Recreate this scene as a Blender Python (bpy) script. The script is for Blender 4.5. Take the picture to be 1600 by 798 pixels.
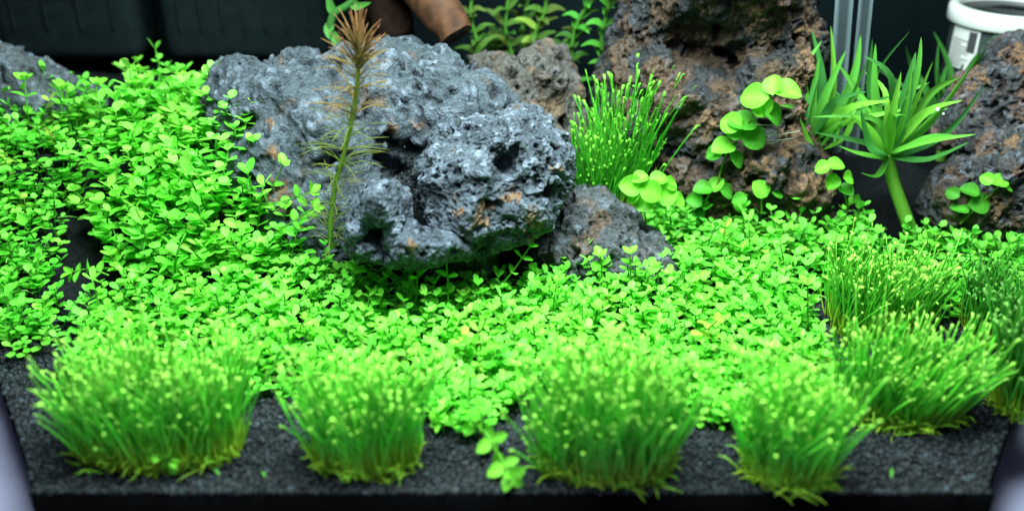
import bpy, bmesh, math, random
import numpy as np
from mathutils import Vector, Matrix

# ------------------------------------------------------------------ scene, camera, light
# one Blender unit is one centimetre
for o in list(bpy.data.objects):
    bpy.data.objects.remove(o)
SC = bpy.context.scene
SC.unit_settings.scale_length = 0.01
C = SC.collection
R = math.radians
PITCH = R(27.0); FPX = 1500.0; CAM = np.array([0.0, -23.0, 20.0])
cd = bpy.data.cameras.new('camera'); cam = bpy.data.objects.new('camera', cd); C.objects.link(cam)
cam.location = CAM; cam.rotation_euler = (R(90) - PITCH, 0, 0)
cd.sensor_width = 36.0; cd.lens = 36.0 * FPX / 1600.0
cd.clip_start = 0.5; cd.clip_end = 2000
cd.dof.use_dof = True; cd.dof.focus_distance = 38.0; cd.dof.aperture_fstop = 0.05
SC.camera = cam
SC.render.resolution_x = 1024; SC.render.resolution_y = 510

W = bpy.data.worlds.new('World'); SC.world = W; W.use_nodes = True
W.node_tree.nodes['Background'].inputs[0].default_value = (0.55, 0.62, 0.85, 1)
W.node_tree.nodes['Background'].inputs[1].default_value = 0.04

def area(name, loc, target, sx, sy, power, col):
    l = bpy.data.lights.new(name, 'AREA'); l.shape = 'RECTANGLE'; l.size = sx; l.size_y = sy
    l.energy = power; l.color = col
    o = bpy.data.objects.new(name, l); C.objects.link(o); o.location = loc
    o.rotation_euler = (Vector(target) - Vector(loc)).to_track_quat('-Z', 'Y').to_euler()
    return o
# the tank's lamp: a bright strip fixture hanging over the front half of the water
area('aquarium_lamp', (1.0, 5.0, 31.0), (0, 8.0, 0), 30, 11, 62000, (0.88, 1.0, 0.96))
# bluish fill added out of view to light the table in front
area('table_fill', (-6, -40, 46), (0, 6, 0), 30, 20, 4300, (0.72, 0.78, 1.0))

vs = SC.view_settings
vs.view_transform = 'Standard'; vs.look = 'None'; vs.exposure = 0.0; vs.gamma = 1.0; vs.use_curve_mapping = False

# ------------------------------------------------------------------ measuring helpers
FW = np.array([0, math.cos(PITCH), -math.sin(PITCH)])
UP = np.array([0, math.sin(PITCH), math.cos(PITCH)])
RT = np.array([1.0, 0, 0])
def P(px, py, Y):
    d = FW + RT * ((px - 800) / FPX) - UP * ((py - 399) / FPX)
    return CAM + d * ((Y - CAM[1]) / d[1])
def proj(p):
    q = np.asarray(p) - CAM
    z = q @ FW
    return 800 + FPX * (q @ RT) / z, 399 - FPX * (q @ UP) / z
def cmpx(Y, py=399):                                   # centimetres per photo pixel at distance Y
    p = P(800, py, Y) - CAM
    return (p @ FW) / FPX

rng = np.random.default_rng(7)
random.seed(7)

# ------------------------------------------------------------------ noise
_pr = np.random.default_rng(99)
PERM = np.concatenate([_pr.permutation(256)] * 3).astype(np.int64)
GR = _pr.normal(size=(256, 3)); GR /= np.linalg.norm(GR, axis=1)[:, None]
def perlin(p, off=0):
    p = np.asarray(p, float) + off * 17.31
    i = np.floor(p).astype(np.int64); f = p - i
    u = f * f * f * (f * (f * 6 - 15) + 10); i &= 255
    def g(a, b, c):
        h = PERM[(PERM[(PERM[(i[:, 0] + a) & 255] + i[:, 1] + b) & 255] + i[:, 2] + c) & 255]
        return ((f - [a, b, c]) * GR[h]).sum(1)
    l = lambda a, b, t: a + (b - a) * t
    x0 = l(l(g(0,0,0), g(1,0,0), u[:,0]), l(g(0,1,0), g(1,1,0), u[:,0]), u[:,1])
    x1 = l(l(g(0,0,1), g(1,0,1), u[:,0]), l(g(0,1,1), g(1,1,1), u[:,0]), u[:,1])
    return l(x0, x1, u[:,2]) * 1.6
def fbm(p, off=0, oc=4, gain=.5):
    s = 0; a = 1
    for k in range(oc):
        s = s + a * perlin(p * 2 ** k, off + k); a *= gain
    return s
def ridged(p, off=0, oc=3):
    s = 0; a = 1
    for k in range(oc):
        s = s + a * (1 - 2.2 * np.abs(perlin(p * 2.1 ** k, off + k))); a *= .5
    return s / 1.75
CELL = _pr.random((256, 3))
def worley(p, off=0):
    p = np.asarray(p, float) + off * 11.7
    i = np.floor(p).astype(np.int64); f = p - i; best = np.full(len(p), 9.0)
    for a in (-1, 0, 1):
        for b in (-1, 0, 1):
            for c in (-1, 0, 1):
                h = PERM[(PERM[(PERM[(i[:,0]+a) & 255] + ((i[:,1]+b) & 255)) & 255] + ((i[:,2]+c) & 255)) & 255]
                d = ((CELL[h] + [a, b, c] - f) ** 2).sum(1)
                best = np.minimum(best, d)
    return np.sqrt(best)
def sstep(a, b, x):
    t = np.clip((x - a) / (b - a), 0, 1); return t * t * (3 - 2 * t)

# ------------------------------------------------------------------ mesh helpers
def mesh_np(name, v, f, col=None, smooth=True):
    """v (N,3), f (M,k) with one k, col (N,3) albedo per vertex"""
    v = np.ascontiguousarray(v, dtype=np.float32); f = np.ascontiguousarray(f, dtype=np.int32)
    me = bpy.data.meshes.new(name); k = f.shape[1]
    me.vertices.add(len(v)); me.vertices.foreach_set('co', v.ravel())
    me.loops.add(f.size); me.loops.foreach_set('vertex_index', f.ravel())
    me.polygons.add(len(f)); me.polygons.foreach_set('loop_start', np.arange(0, f.size, k, dtype=np.int32))
    me.polygons.foreach_set('loop_total', np.full(len(f), k, dtype=np.int32))
    me.polygons.foreach_set('use_smooth', np.full(len(f), smooth))
    me.update(calc_edges=True)
    if col is not None:
        a = me.color_attributes.new('Col', 'FLOAT_COLOR', 'POINT')
        c = np.ones((len(v), 4), np.float32); c[:, :3] = col
        a.data.foreach_set('color', c.ravel())
    return me
def link(name, me, mat=None, parent=None, kind=None):
    o = bpy.data.objects.new(name, me); C.objects.link(o)
    if mat and me and not me.materials: me.materials.append(mat)
    if parent: o.parent = parent
    if kind: o['kind'] = kind
    return o
def tag(o, label, cat, group=None):
    o['label'] = label; o['category'] = cat
    if group: o['group'] = group
    return o
def thing(name, loc, label, cat, group=None):
    o = bpy.data.objects.new(name, None); C.objects.link(o)
    o.location = loc; o.empty_display_size = .5
    return tag(o, label, cat, group)
def bm_mesh(name, bm, smooth=False):
    me = bpy.data.meshes.new(name); bm.to_mesh(me); bm.free()
    for p in me.polygons: p.use_smooth = smooth
    return me
def box_bm(bm, c, s, bevel=0, seg=2, rot=None):
    r = bmesh.ops.create_cube(bm, size=1.0)
    M = Matrix.Translation(c) @ (rot or Matrix.Identity(4)) @ Matrix.Diagonal((s[0], s[1], s[2], 1))
    bmesh.ops.transform(bm, matrix=M, verts=r['verts'])
    if bevel:
        es = list({e for v in r['verts'] for e in v.link_edges})
        bmesh.ops.bevel(bm, geom=es, offset=bevel, segments=seg, affect='EDGES', profile=.6)
    return bm

def tubes(paths, radii, sides=3, cap=True):
    """paths (N,S,3), radii (N,S) -> verts, tris"""
    N, S, _ = paths.shape
    t = np.gradient(paths, axis=1); t /= np.linalg.norm(t, axis=2)[..., None] + 1e-9
    ref = np.tile(np.array([1.0, 0.13, 0.02]), (N, S, 1))
    horiz = np.abs(t[..., 0]) > .9; ref[horiz] = [0.0, 1.0, 0.1]
    a = np.cross(t, ref); a /= np.linalg.norm(a, axis=2)[..., None] + 1e-9
    b = np.cross(t, a)
    ang = np.arange(sides) * 2 * np.pi / sides
    v = paths[:, :, None, :] + radii[:, :, None, None] * (a[:, :, None, :] * np.cos(ang)[None, None, :, None] + b[:, :, None, :] * np.sin(ang)[None, None, :, None])
    v = v.reshape(-1, 3)
    base = (np.arange(N) * S * sides)[:, None, None]
    s = np.arange(S - 1)[None, :, None] * sides; k = np.arange(sides)[None, None, :]; k2 = (k + 1) % sides
    A = base + s + k; B = base + s + k2; Cc = A + sides; D = B + sides
    tri = np.concatenate([np.stack([A, B, D], -1).reshape(-1, 3), np.stack([A, D, Cc], -1).reshape(-1, 3)])
    if cap and sides == 3:
        e = (np.arange(N) * S * sides + (S - 1) * sides)
        tri = np.concatenate([tri, np.stack([e, e + 1, e + 2], -1)])
    elif cap:
        e = (np.arange(N) * S * sides + (S - 1) * sides)
        for q in range(1, sides - 1):
            tri = np.concatenate([tri, np.stack([e, e + q, e + q + 1], -1)])
    return v, tri
def merge(parts):
    vs_, fs, cs = [], [], []; n = 0
    for v, f, c in parts:
        vs_.append(v); fs.append(f + n); cs.append(np.broadcast_to(c, (len(v), 3))); n += len(v)
    return np.concatenate(vs_), np.concatenate(fs), np.concatenate(cs)
def smooth_path(pts, n):
    pts = np.asarray(pts, float); m = len(pts)
    if m == 2: pts = np.array([pts[0], (pts[0] + pts[1]) / 2, pts[1]]); m = 3
    t = np.linspace(0, m - 1, n); out = []
    for q in t:
        i = min(int(q), m - 2); f = q - i
        p0 = pts[max(i - 1, 0)]; p1 = pts[i]; p2 = pts[i + 1]; p3 = pts[min(i + 2, m - 1)]
        out.append(.5 * ((2 * p1) + (p2 - p0) * f + (2 * p0 - 5 * p1 + 4 * p2 - p3) * f * f + (3 * p1 - p0 - 3 * p2 + p3) * f ** 3))
    return np.array(out)

# ------------------------------------------------------------------ materials
def mat(name):
    m = bpy.data.materials.new(name); m.use_nodes = True
    nt = m.node_tree; b = nt.nodes['Principled BSDF']
    return m, nt, b
def N_(nt, t, **kw):
    n = nt.nodes.new(t)
    for k, v in kw.items():
        setattr(n, k, v)
    return n
def leaf_material(name, trans=.42, rough=.45, spec=.22, var=.18, vein=0):
    m, nt, b = mat(name)
    at = N_(nt, 'ShaderNodeAttribute', attribute_name='Col')
    oi = N_(nt, 'ShaderNodeObjectInfo')
    tc = N_(nt, 'ShaderNodeTexCoord')
    no = N_(nt, 'ShaderNodeTexNoise'); no.inputs['Scale'].default_value = 5.0; no.inputs['Detail'].default_value = 3
    nt.links.new(tc.outputs['Object'], no.inputs['Vector'])
    ad = N_(nt, 'ShaderNodeMath', operation='ADD')
    nt.links.new(oi.outputs['Random'], ad.inputs[0]); nt.links.new(no.outputs['Fac'], ad.inputs[1])
    mr = N_(nt, 'ShaderNodeMapRange'); mr.inputs[1].default_value = 0; mr.inputs[2].default_value = 2
    mr.inputs[3].default_value = 1 - var; mr.inputs[4].default_value = 1 + var
    nt.links.new(ad.outputs[0], mr.inputs[0])
    mu = N_(nt, 'ShaderNodeVectorMath', operation='SCALE')
    nt.links.new(at.outputs['Color'], mu.inputs[0]); nt.links.new(mr.outputs[0], mu.inputs['Scale'])
    nt.links.new(mu.outputs[0], b.inputs['Base Color'])
    b.inputs['Roughness'].default_value = rough; b.inputs['Specular IOR Level'].default_value = spec
    tr = N_(nt, 'ShaderNodeBsdfTranslucent'); nt.links.new(mu.outputs[0], tr.inputs['Color'])
    mx = N_(nt, 'ShaderNodeMixShader'); mx.inputs[0].default_value = trans
    nt.links.new(b.outputs[0], mx.inputs[1]); nt.links.new(tr.outputs[0], mx.inputs[2])
    nt.links.new(mx.outputs[0], nt.nodes['Material Output'].inputs['Surface'])
    return m
LEAF = leaf_material('leaf_green', trans=.5, spec=.15)
BLADE = leaf_material('blade_green', trans=.3, rough=.5, spec=.15, var=.15)
def rock_material():
    m, nt, b = mat('porous_rock')
    at = N_(nt, 'ShaderNodeAttribute', attribute_name='Col')
    tc = N_(nt, 'ShaderNodeTexCoord')
    n1 = N_(nt, 'ShaderNodeTexNoise'); n1.inputs['Scale'].default_value = 5.5; n1.inputs['Detail'].default_value = 8; n1.inputs['Roughness'].default_value = .72
    n2 = N_(nt, 'ShaderNodeTexNoise'); n2.inputs['Scale'].default_value = 15; n2.inputs['Detail'].default_value = 4; n2.inputs['Roughness'].default_value = .6
    vo = N_(nt, 'ShaderNodeTexVoronoi'); vo.inputs['Scale'].default_value = 7.0
    for n in (n1, n2, vo): nt.links.new(tc.outputs['Object'], n.inputs['Vector'])
    r1 = N_(nt, 'ShaderNodeMapRange'); r1.inputs[1].default_value = .32; r1.inputs[2].default_value = .68; r1.inputs[3].default_value = .45; r1.inputs[4].default_value = 1.6
    nt.links.new(n1.outputs['Fac'], r1.inputs[0])
    sc = N_(nt, 'ShaderNodeVectorMath', operation='SCALE'); nt.links.new(at.outputs['Color'], sc.inputs[0]); nt.links.new(r1.outputs[0], sc.inputs['Scale'])
    # chalky mineral specks
    r2 = N_(nt, 'ShaderNodeMapRange'); r2.inputs[1].default_value = .63; r2.inputs[2].default_value = .74; r2.inputs[3].default_value = 0; r2.inputs[4].default_value = .4
    nt.links.new(n2.outputs['Fac'], r2.inputs[0])
    mx = N_(nt, 'ShaderNodeMix', data_type='RGBA'); nt.links.new(r2.outputs[0], mx.inputs[0])
    nt.links.new(sc.outputs[0], mx.inputs[6]); mx.inputs[7].default_value = (.42, .48, .56, 1)
    nt.links.new(mx.outputs[2], b.inputs['Base Color'])
    b.inputs['Roughness'].default_value = .85; b.inputs['Specular IOR Level'].default_value = .18
    hs = N_(nt, 'ShaderNodeMath', operation='MULTIPLY_ADD'); nt.links.new(n2.outputs['Fac'], hs.inputs[0]); hs.inputs[1].default_value = .35
    nt.links.new(n1.outputs['Fac'], hs.inputs[2])
    h2 = N_(nt, 'ShaderNodeMath', operation='MULTIPLY_ADD'); nt.links.new(vo.outputs['Distance'], h2.inputs[0]); h2.inputs[1].default_value = .5; nt.links.new(hs.outputs[0], h2.inputs[2])
    bu = N_(nt, 'ShaderNodeBump'); bu.inputs['Strength'].default_value = 1.0; bu.inputs['Distance'].default_value = .15
    nt.links.new(h2.outputs[0], bu.inputs['Height']); nt.links.new(bu.outputs[0], b.inputs['Normal'])
    return m
ROCK = rock_material()
def plain(name, col, rough=.5, spec=.5, noise=0, nscale=3, bump=0, attr=False, coat=0):
    m, nt, b = mat(name)
    b.inputs['Base Color'].default_value = (*col, 1); b.inputs['Roughness'].default_value = rough
    b.inputs['Specular IOR Level'].default_value = spec; b.inputs['Coat Weight'].default_value = coat
    if noise or bump or attr:
        tc = N_(nt, 'ShaderNodeTexCoord'); no = N_(nt, 'ShaderNodeTexNoise')
        no.inputs['Scale'].default_value = nscale; no.inputs['Detail'].default_value = 6
        nt.links.new(tc.outputs['Object'], no.inputs['Vector'])
        mr = N_(nt, 'ShaderNodeMapRange'); mr.inputs[1].default_value = .3; mr.inputs[2].default_value = .7
        mr.inputs[3].default_value = 1 - noise; mr.inputs[4].default_value = 1 + noise
        nt.links.new(no.outputs['Fac'], mr.inputs[0])
        sc = N_(nt, 'ShaderNodeVectorMath', operation='SCALE'); nt.links.new(mr.outputs[0], sc.inputs['Scale'])
        if attr:
            at = N_(nt, 'ShaderNodeAttribute', attribute_name='Col'); nt.links.new(at.outputs['Color'], sc.inputs[0])
        else: sc.inputs[0].default_value = col
        nt.links.new(sc.outputs[0], b.inputs['Base Color'])
        if bump:
            bu = N_(nt, 'ShaderNodeBump'); bu.inputs['Strength'].default_value = bump; bu.inputs['Distance'].default_value = .1
            nt.links.new(no.outputs['Fac'], bu.inputs['Height']); nt.links.new(bu.outputs[0], b.inputs['Normal'])
    return m
GRAVEL = plain('black_granules', (.02, .024, .028), .65, .22, noise=.35, nscale=6, bump=.3, attr=True)
SOIL = plain('black_soil', (.006, .008, .009), .9, .05, noise=.5, nscale=6, bump=.6)
BLACKGLASS = plain('black_backing', (.003, .006, .007), .7, .0, noise=.3, nscale=.2)
PLASTIC = plain('dark_filter_plastic', (.005, .009, .010), .35, .14, noise=.25, nscale=1.2)
TABLE = plain('pale_table_laminate', (.19, .20, .30), .6, .15, noise=.06, nscale=.8, bump=.02)
BASE_SHADE = plain('black_base_shade', (.0015, .0018, .002), .8, .0)  # near-black of the tank base and of the soil side's painted shade
WOOD = plain('driftwood_bark', (.050, .021, .008), .75, .25, noise=.5, nscale=1.6, bump=.5)
WOODEND = plain('driftwood_cut', (.02, .012, .01), .8, .2, noise=.4, nscale=3, bump=.4)
WHITE = plain('white_plastic', (.48, .54, .53), .35, .5, noise=.04, nscale=1)
LABELM = plain('label_paper', (.42, .46, .45), .6, .3)
PRINT = plain('label_print', (.03, .035, .04), .6, .3)
def glass_mat(name, tint, alpha, rough=.05, spec=.5):
    m, nt, b = mat(name)
    b.inputs['Base Color'].default_value = (*tint, 1); b.inputs['Roughness'].default_value = rough
    b.inputs['Alpha'].default_value = alpha; b.inputs['Specular IOR Level'].default_value = spec
    return m
CLEAR = glass_mat('clear_glass', (.25, .32, .34), .08)
PIPE = glass_mat('glass_pipe', (.34, .48, .54), .22, .2)
_lw = N_(PIPE.node_tree, 'ShaderNodeLayerWeight'); _lw.inputs[0].default_value = .5
_mr = N_(PIPE.node_tree, 'ShaderNodeMapRange'); _mr.inputs[1].default_value = .1; _mr.inputs[2].default_value = .9; _mr.inputs[3].default_value = .04; _mr.inputs[4].default_value = .6
PIPE.node_tree.links.new(_lw.outputs['Facing'], _mr.inputs[0]); PIPE.node_tree.links.new(_mr.outputs[0], PIPE.node_tree.nodes['Principled BSDF'].inputs['Alpha'])

# ------------------------------------------------------------------ tank plan and terrain
def halfw(y): return 15.0 + .667 * min(max(y - .4, 0), 17.6)
BACK = 31.0
ctrl = []                                             # (x, y, z of ground)
for x in np.arange(-15, 16, 3): ctrl.append((x, 0, 0)); ctrl.append((x, 3, .1))
for x in (-18, -12, -6, 0, 6, 12, 18):
    ctrl.append((x, 6, .25))
for x in (-5, 0, 6, 12, 18, 24): q_ = 0 if x < 5 else 1; ctrl += [(x, 10, .5 + .15 * q_), (x, 14, .8 + .5 * q_), (x, 18, 1.0 + .8 * q_), (x, 24, 1.4 + .6 * q_), (x, 30, 2)]
def cp(px, py, Y, off=.95):
    p = P(px, py, Y); ctrl.append((p[0], p[1], max(p[2] - off, 0)))
for a in [(300,470,9),(300,400,11.5),(300,300,14),(300,210,16.5),(300,140,19.5),(190,400,11),(190,300,13.5),(190,205,16),(190,145,19),
          (380,400,11.6),(398,320,12.6),(385,255,13.7),(368,200,14.8),(345,155,15.8),(460,400,12),
          (60,480,9.2),(60,400,11),(60,300,13.5),(60,205,16),(60,152,18.5),(-20,480,9.2),(-20,400,11),(-20,300,13.5),(-20,205,16),(-20,152,18.5)]:
    cp(*a)
cp(122, 400, 10.6, 3.0); cp(122, 360, 11.8, 3.2); cp(135, 300, 13.5, 2.4); cp(110, 440, 9.6, 2.4)
for x in (-24, -18, -12): ctrl.append((x, 23, 5.6)); ctrl.append((x, 30, 5))
CT = np.array(ctrl)
def height(x, y):
    x = np.atleast_1d(np.asarray(x, float)); y = np.atleast_1d(np.asarray(y, float))
    d2 = (x[:, None] - CT[None, :, 0]) ** 2 + (y[:, None] - CT[None, :, 1]) ** 2
    w = 1 / (d2 + 1.2) ** 2
    z = (w * CT[None, :, 2]).sum(1) / w.sum(1)
    q = np.stack([x * .55, y * .55, np.zeros_like(x)], 1)
    amp = .1 + .25 * sstep(3, 10, y)
    return z + amp * fbm(q, 3, 3) * (.6 + .4 * sstep(0, 1.2, y))
def hz(x, y): return float(height([x], [y])[0])

# substrate: one sheet with a skirt down to the tank floor
nx, ny = 190, 150
ys = np.concatenate([np.linspace(.05, 10, 90), np.linspace(10.2, BACK - .3, ny - 90)])
U = np.linspace(-1, 1, nx)
gx = np.array([[u * (halfw(y) - .12) for u in U] for y in ys]); gy = np.repeat(ys[:, None], nx, 1)
gz = height(gx.ravel(), gy.ravel()).reshape(gx.shape)
gz += .035 * perlin(np.stack([gx.ravel() * 3, gy.ravel() * 3, gx.ravel() * 0], 1), 8).reshape(gx.shape)
v = np.stack([gx, gy, gz], -1).reshape(-1, 3)
idx = np.arange(nx * ny).reshape(ny, nx)
f = np.stack([idx[:-1, :-1], idx[:-1, 1:], idx[1:, 1:], idx[1:, :-1]], -1).reshape(-1, 4)
rim = np.concatenate([idx[0, :], idx[1:, -1], idx[-1, -2::-1], idx[-2:0:-1, 0]])
low = v[rim].copy(); low[:, 2] = -1.9
b0 = len(v); v = np.concatenate([v, low]); nr = len(rim)
sk = np.array([[rim[i], b0 + i, b0 + (i + 1) % nr, rim[(i + 1) % nr]] for i in range(nr)])
f = np.concatenate([f, sk])
so = link('substrate', mesh_np('substrate', v, f), SOIL, kind='structure')
so.data.materials.append(BASE_SHADE)
for _p in so.data.polygons[len(f) - nr:]: _p.material_index = 1  # shade on the soil's side faces put into their colour

# loose granules over the bare soil
_bm = bmesh.new(); bmesh.ops.create_icosphere(_bm, subdivisions=1, radius=1)
ICO_V = np.array([q.co[:] for q in _bm.verts]); ICO_F = np.array([[w.index for w in q.verts] for q in _bm.faces]); _bm.free()
def granules(pts, size, rg):
    n = len(pts)
    q = rg.normal(size=(n, 4)); q /= np.linalg.norm(q, axis=1)[:, None]
    w, x, y, z = q.T
    Rm = np.stack([1-2*(y*y+z*z), 2*(x*y-z*w), 2*(x*z+y*w), 2*(x*y+z*w), 1-2*(x*x+z*z), 2*(y*z-x*w), 2*(x*z-y*w), 2*(y*z+x*w), 1-2*(x*x+y*y)], 1).reshape(n, 3, 3)
    s = size * rg.uniform(.55, 1.5, (n, 1)) * rg.uniform(.75, 1.2, (n, 3))
    lv = ICO_V[None] * s[:, None, :] * rg.uniform(.85, 1.15, (n, 12, 1))
    vv = np.einsum('nij,nkj->nki', Rm, lv) + pts[:, None, :]
    ff = ICO_F[None] + (np.arange(n) * 12)[:, None, None]
    c = (np.array([.008, .0125, .0155]) * (rg.uniform(.35, 1.6, (n, 1)) + 2.2 * (rg.random((n, 1)) < .04)))[:, None, :] * np.ones((1, 12, 1))
    return vv.reshape(-1, 3), ff.reshape(-1, 3), c.reshape(-1, 3)
gp = []
s = .125
for yy in np.arange(.1, 10.5, s):
    hw = halfw(yy) - .2
    xx = np.arange(-hw, hw, s); gp.append(np.stack([xx, np.full_like(xx, yy)], 1))
gp = np.concatenate(gp); gp += rng.uniform(-.06, .06, gp.shape); gp[:, 1] = np.maximum(gp[:, 1], .12)
keep = (gp[:, 1] < 6.5) | (gp[:, 0] > 8) | (gp[:, 0] < -12) | (rng.random(len(gp)) < .25)
gp = gp[keep]
g3 = np.column_stack([gp, height(gp[:, 0], gp[:, 1]) + rng.uniform(-.02, .05, len(gp))])
v, f, c = granules(g3, .082, rng)
link('gravel', mesh_np('gravel', v, f, c, False), GRAVEL, kind='stuff').update_tag()
bpy.data.objects['gravel']['label'] = 'fine black gravel covering the tank floor'

# tank, outer table
table_bm = box_bm(bmesh.new(), (0, 30, -3.6), (260, 200, 3), .3)
o = link('table', bm_mesh('table', table_bm), TABLE, kind='structure')

def prism_wall(name, p0, p1, z0, z1, th, m, parent):
    p0 = np.array(p0, float); p1 = np.array(p1, float); d = p1 - p0; L = np.linalg.norm(d); d /= L
    n = np.array([d[1], -d[0]])
    mid = (p0 + p1) / 2 + n * th / 2
    rot = Matrix.Rotation(math.atan2(d[1], d[0]), 4, 'Z')
    return link(name, bm_mesh(name, box_bm(bmesh.new(), (mid[0], mid[1], (z0 + z1) / 2), (L, th, z1 - z0), 0, rot=rot)), m, parent)
tank = thing('aquarium', (0, 0, 0), 'glass aquarium with angled front corners and black back, filled with plants and rocks', 'aquarium')
xb = halfw(BACK)
prism_wall('back_pane', (xb + .3, BACK + .02), (-xb - .3, BACK + .02), -2.1, 30, -.6, BLACKGLASS, tank)
prism_wall('side_pane', (-xb - .02, 18.2), (-xb - .02, BACK - .02), -2.1, 30, -.5, BLACKGLASS, tank)
prism_wall('side_pane', (xb + .02, BACK - .02), (xb + .02, 18.2), -2.1, 30, -.5, BLACKGLASS, tank)
fl = bmesh.new(); vv = [fl.verts.new(q) for q in ((-14.75, .1, -2.0), (14.75, .1, -2.0), (xb - .5, 18, -2.0), (xb - .5, BACK, -2.0), (.5 - xb, BACK, -2.0), (.5 - xb, 18, -2.0))]
ff = fl.faces.new(vv); ex = bmesh.ops.extrude_face_region(fl, geom=[ff]); bmesh.ops.translate(fl, vec=(0, 0, -.1), verts=[q for q in ex['geom'] if isinstance(q, bmesh.types.BMVert)])
link('floor_pane', bm_mesh('floor_pane', fl), BASE_SHADE, tank)

# ------------------------------------------------------------------ rocks
_ico = {}
def ico(n):
    if n not in _ico:
        b_ = bmesh.new(); bmesh.ops.create_icosphere(b_, subdivisions=n, radius=1)
        _ico[n] = (np.array([q.co[:] for q in b_.verts]), np.array([[w.index for w in q.verts] for q in b_.faces])); b_.free()
    return _ico[n]
def vnormals(v, f):
    fn = np.cross(v[f[:, 1]] - v[f[:, 0]], v[f[:, 2]] - v[f[:, 0]])
    n = np.zeros_like(v)
    for k in range(3):
        for a in range(3): n[:, a] += np.bincount(f[:, k], fn[:, a], len(v))
    return n / (np.linalg.norm(n, axis=1)[:, None] + 1e-12)
def rock(label, poly, Y, thick, seed, base=(.10,.12,.145), brown=(.08,.06,.045), brown_amt=.2, crust=.5, feats=(), ochre=(), sub=7, amp=1.0, group='porous rocks', tiltz=0.0):
    V, F = ico(sub)
    poly = np.array(poly, float); c2 = poly.mean(0); c3 = P(c2[0], c2[1], Y); k = ((c3 - CAM) @ FW) / FPX
    pl = (poly - c2) * k; pl[:, 1] *= -1
    dense = np.concatenate([np.linspace(pl[i], pl[(i + 1) % len(pl)], 24, endpoint=False) for i in range(len(pl))])
    th = np.arctan2(dense[:, 1], dense[:, 0]); rr = np.hypot(dense[:, 0], dense[:, 1])
    bins = np.linspace(-np.pi, np.pi, 181); Rb = np.zeros(181)
    for i, b_ in enumerate(bins):
        dd = np.abs((th - b_ + np.pi) % (2 * np.pi) - np.pi); sel = dd < .035
        Rb[i] = rr[sel].max() if sel.any() else rr[dd.argmin()]
    a = V @ RT; b = V @ UP; c = V @ FW
    ang = np.arctan2(b, a); rho = np.hypot(a, b)
    Rt = np.interp(ang, bins, Rb); Rm = np.median(Rb)
    w = sstep(.05, .75, rho); Re = Rm * (1 - w) + Rt * w
    r2 = rho ** .8 * Re
    cc = np.sign(c) * np.abs(c) ** .85 * thick
    cc = cc + tiltz * (b * Re)                       # lean back with height
    p = np.outer(np.cos(ang) * r2, RT) + np.outer(np.sin(ang) * r2, UP) + np.outer(cc, FW)
    W0 = p + c3
    front = sstep(.25, -.1, c)
    qx, qy = proj(W0)
    for (fx, fy, fr, fa) in feats:
        g = np.exp(-(((qx - fx) ** 2 + (qy - fy) ** 2) / fr ** 2)) * front
        p -= np.outer(g * fa, FW)
    n = vnormals(p, F); q = p + c3
    low_ = fbm(q * .33, seed, 3); rd = ridged(q * .42 + .35 * fbm(q * .8, seed + 5, 2)[:, None], seed + 1, 4)
    p = p + n * ((.42 * low_ + .42 * (rd - .35)) * amp)[:, None]
    n = vnormals(p, F)
    wr = worley(q * .95 + .3 * fbm(q * 1.3, seed + 9, 2)[:, None], seed + 2); wf = worley(q * 2.6, seed + 3)
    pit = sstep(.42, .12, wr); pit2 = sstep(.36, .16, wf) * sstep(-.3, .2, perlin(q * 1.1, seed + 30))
    mid = ridged(q * 1.5, seed + 12, 3)
    fine = fbm(q * 3.2, seed + 4, 4, .62)
    gate = sstep(-.15, .25, perlin(q * .6, seed + 6)); ledge = np.abs(((q[:, 2] + .5 * low_) * 1.1) % 1 - .5)
    disp = -.62 * pit * gate - .24 * pit2 - .10 * sstep(.34, .2, worley(q * 4.3, seed + 40)) + .10 * (mid - .3) + .07 * fine + .12 * ledge * (1 - gate)
    p = p + n * (disp * amp ** .5)[:, None]
    # pigment: grey stone, rusty stains, chalky crust; plus shade painted into the pits
    col = np.array(base)[None] * (1 + .35 * fbm(q * 1.1, seed + 20, 3))[:, None]
    bm_ = sstep(.15, .6, fbm(q * .7, seed + 21, 4) + brown_amt * 1.6 - .35)
    col = col * (1 - bm_[:, None]) + np.array(brown)[None] * (1 + .4 * fine)[:, None] * bm_[:, None]
    cr = sstep(.15, .85, .5 * fbm(q * 3.0, seed + 22, 4, .7) + .55 * (rd - .35) + .55 * (mid - .3) - .08) * crust
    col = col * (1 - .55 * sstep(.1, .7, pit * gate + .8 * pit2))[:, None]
    col = col * (1 - cr[:, None]) + np.array([.26, .33, .43])[None] * cr[:, None]
    for (fx, fy, fr) in ochre:
        g = np.exp(-(((qx - fx) ** 2 + (qy - fy) ** 2) / fr ** 2)) * front
        g = sstep(.35, .9, g + 1.0 * fine + .5 * mid - .25) * (g > .12)
        col = col * (1 - g[:, None]) + np.array([.14, .088, .05])[None] * g[:, None]
    col = np.clip(col, .008, .8)
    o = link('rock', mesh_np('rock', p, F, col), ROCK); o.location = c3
    tag(o, label, 'rock', group)
    return o
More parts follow.
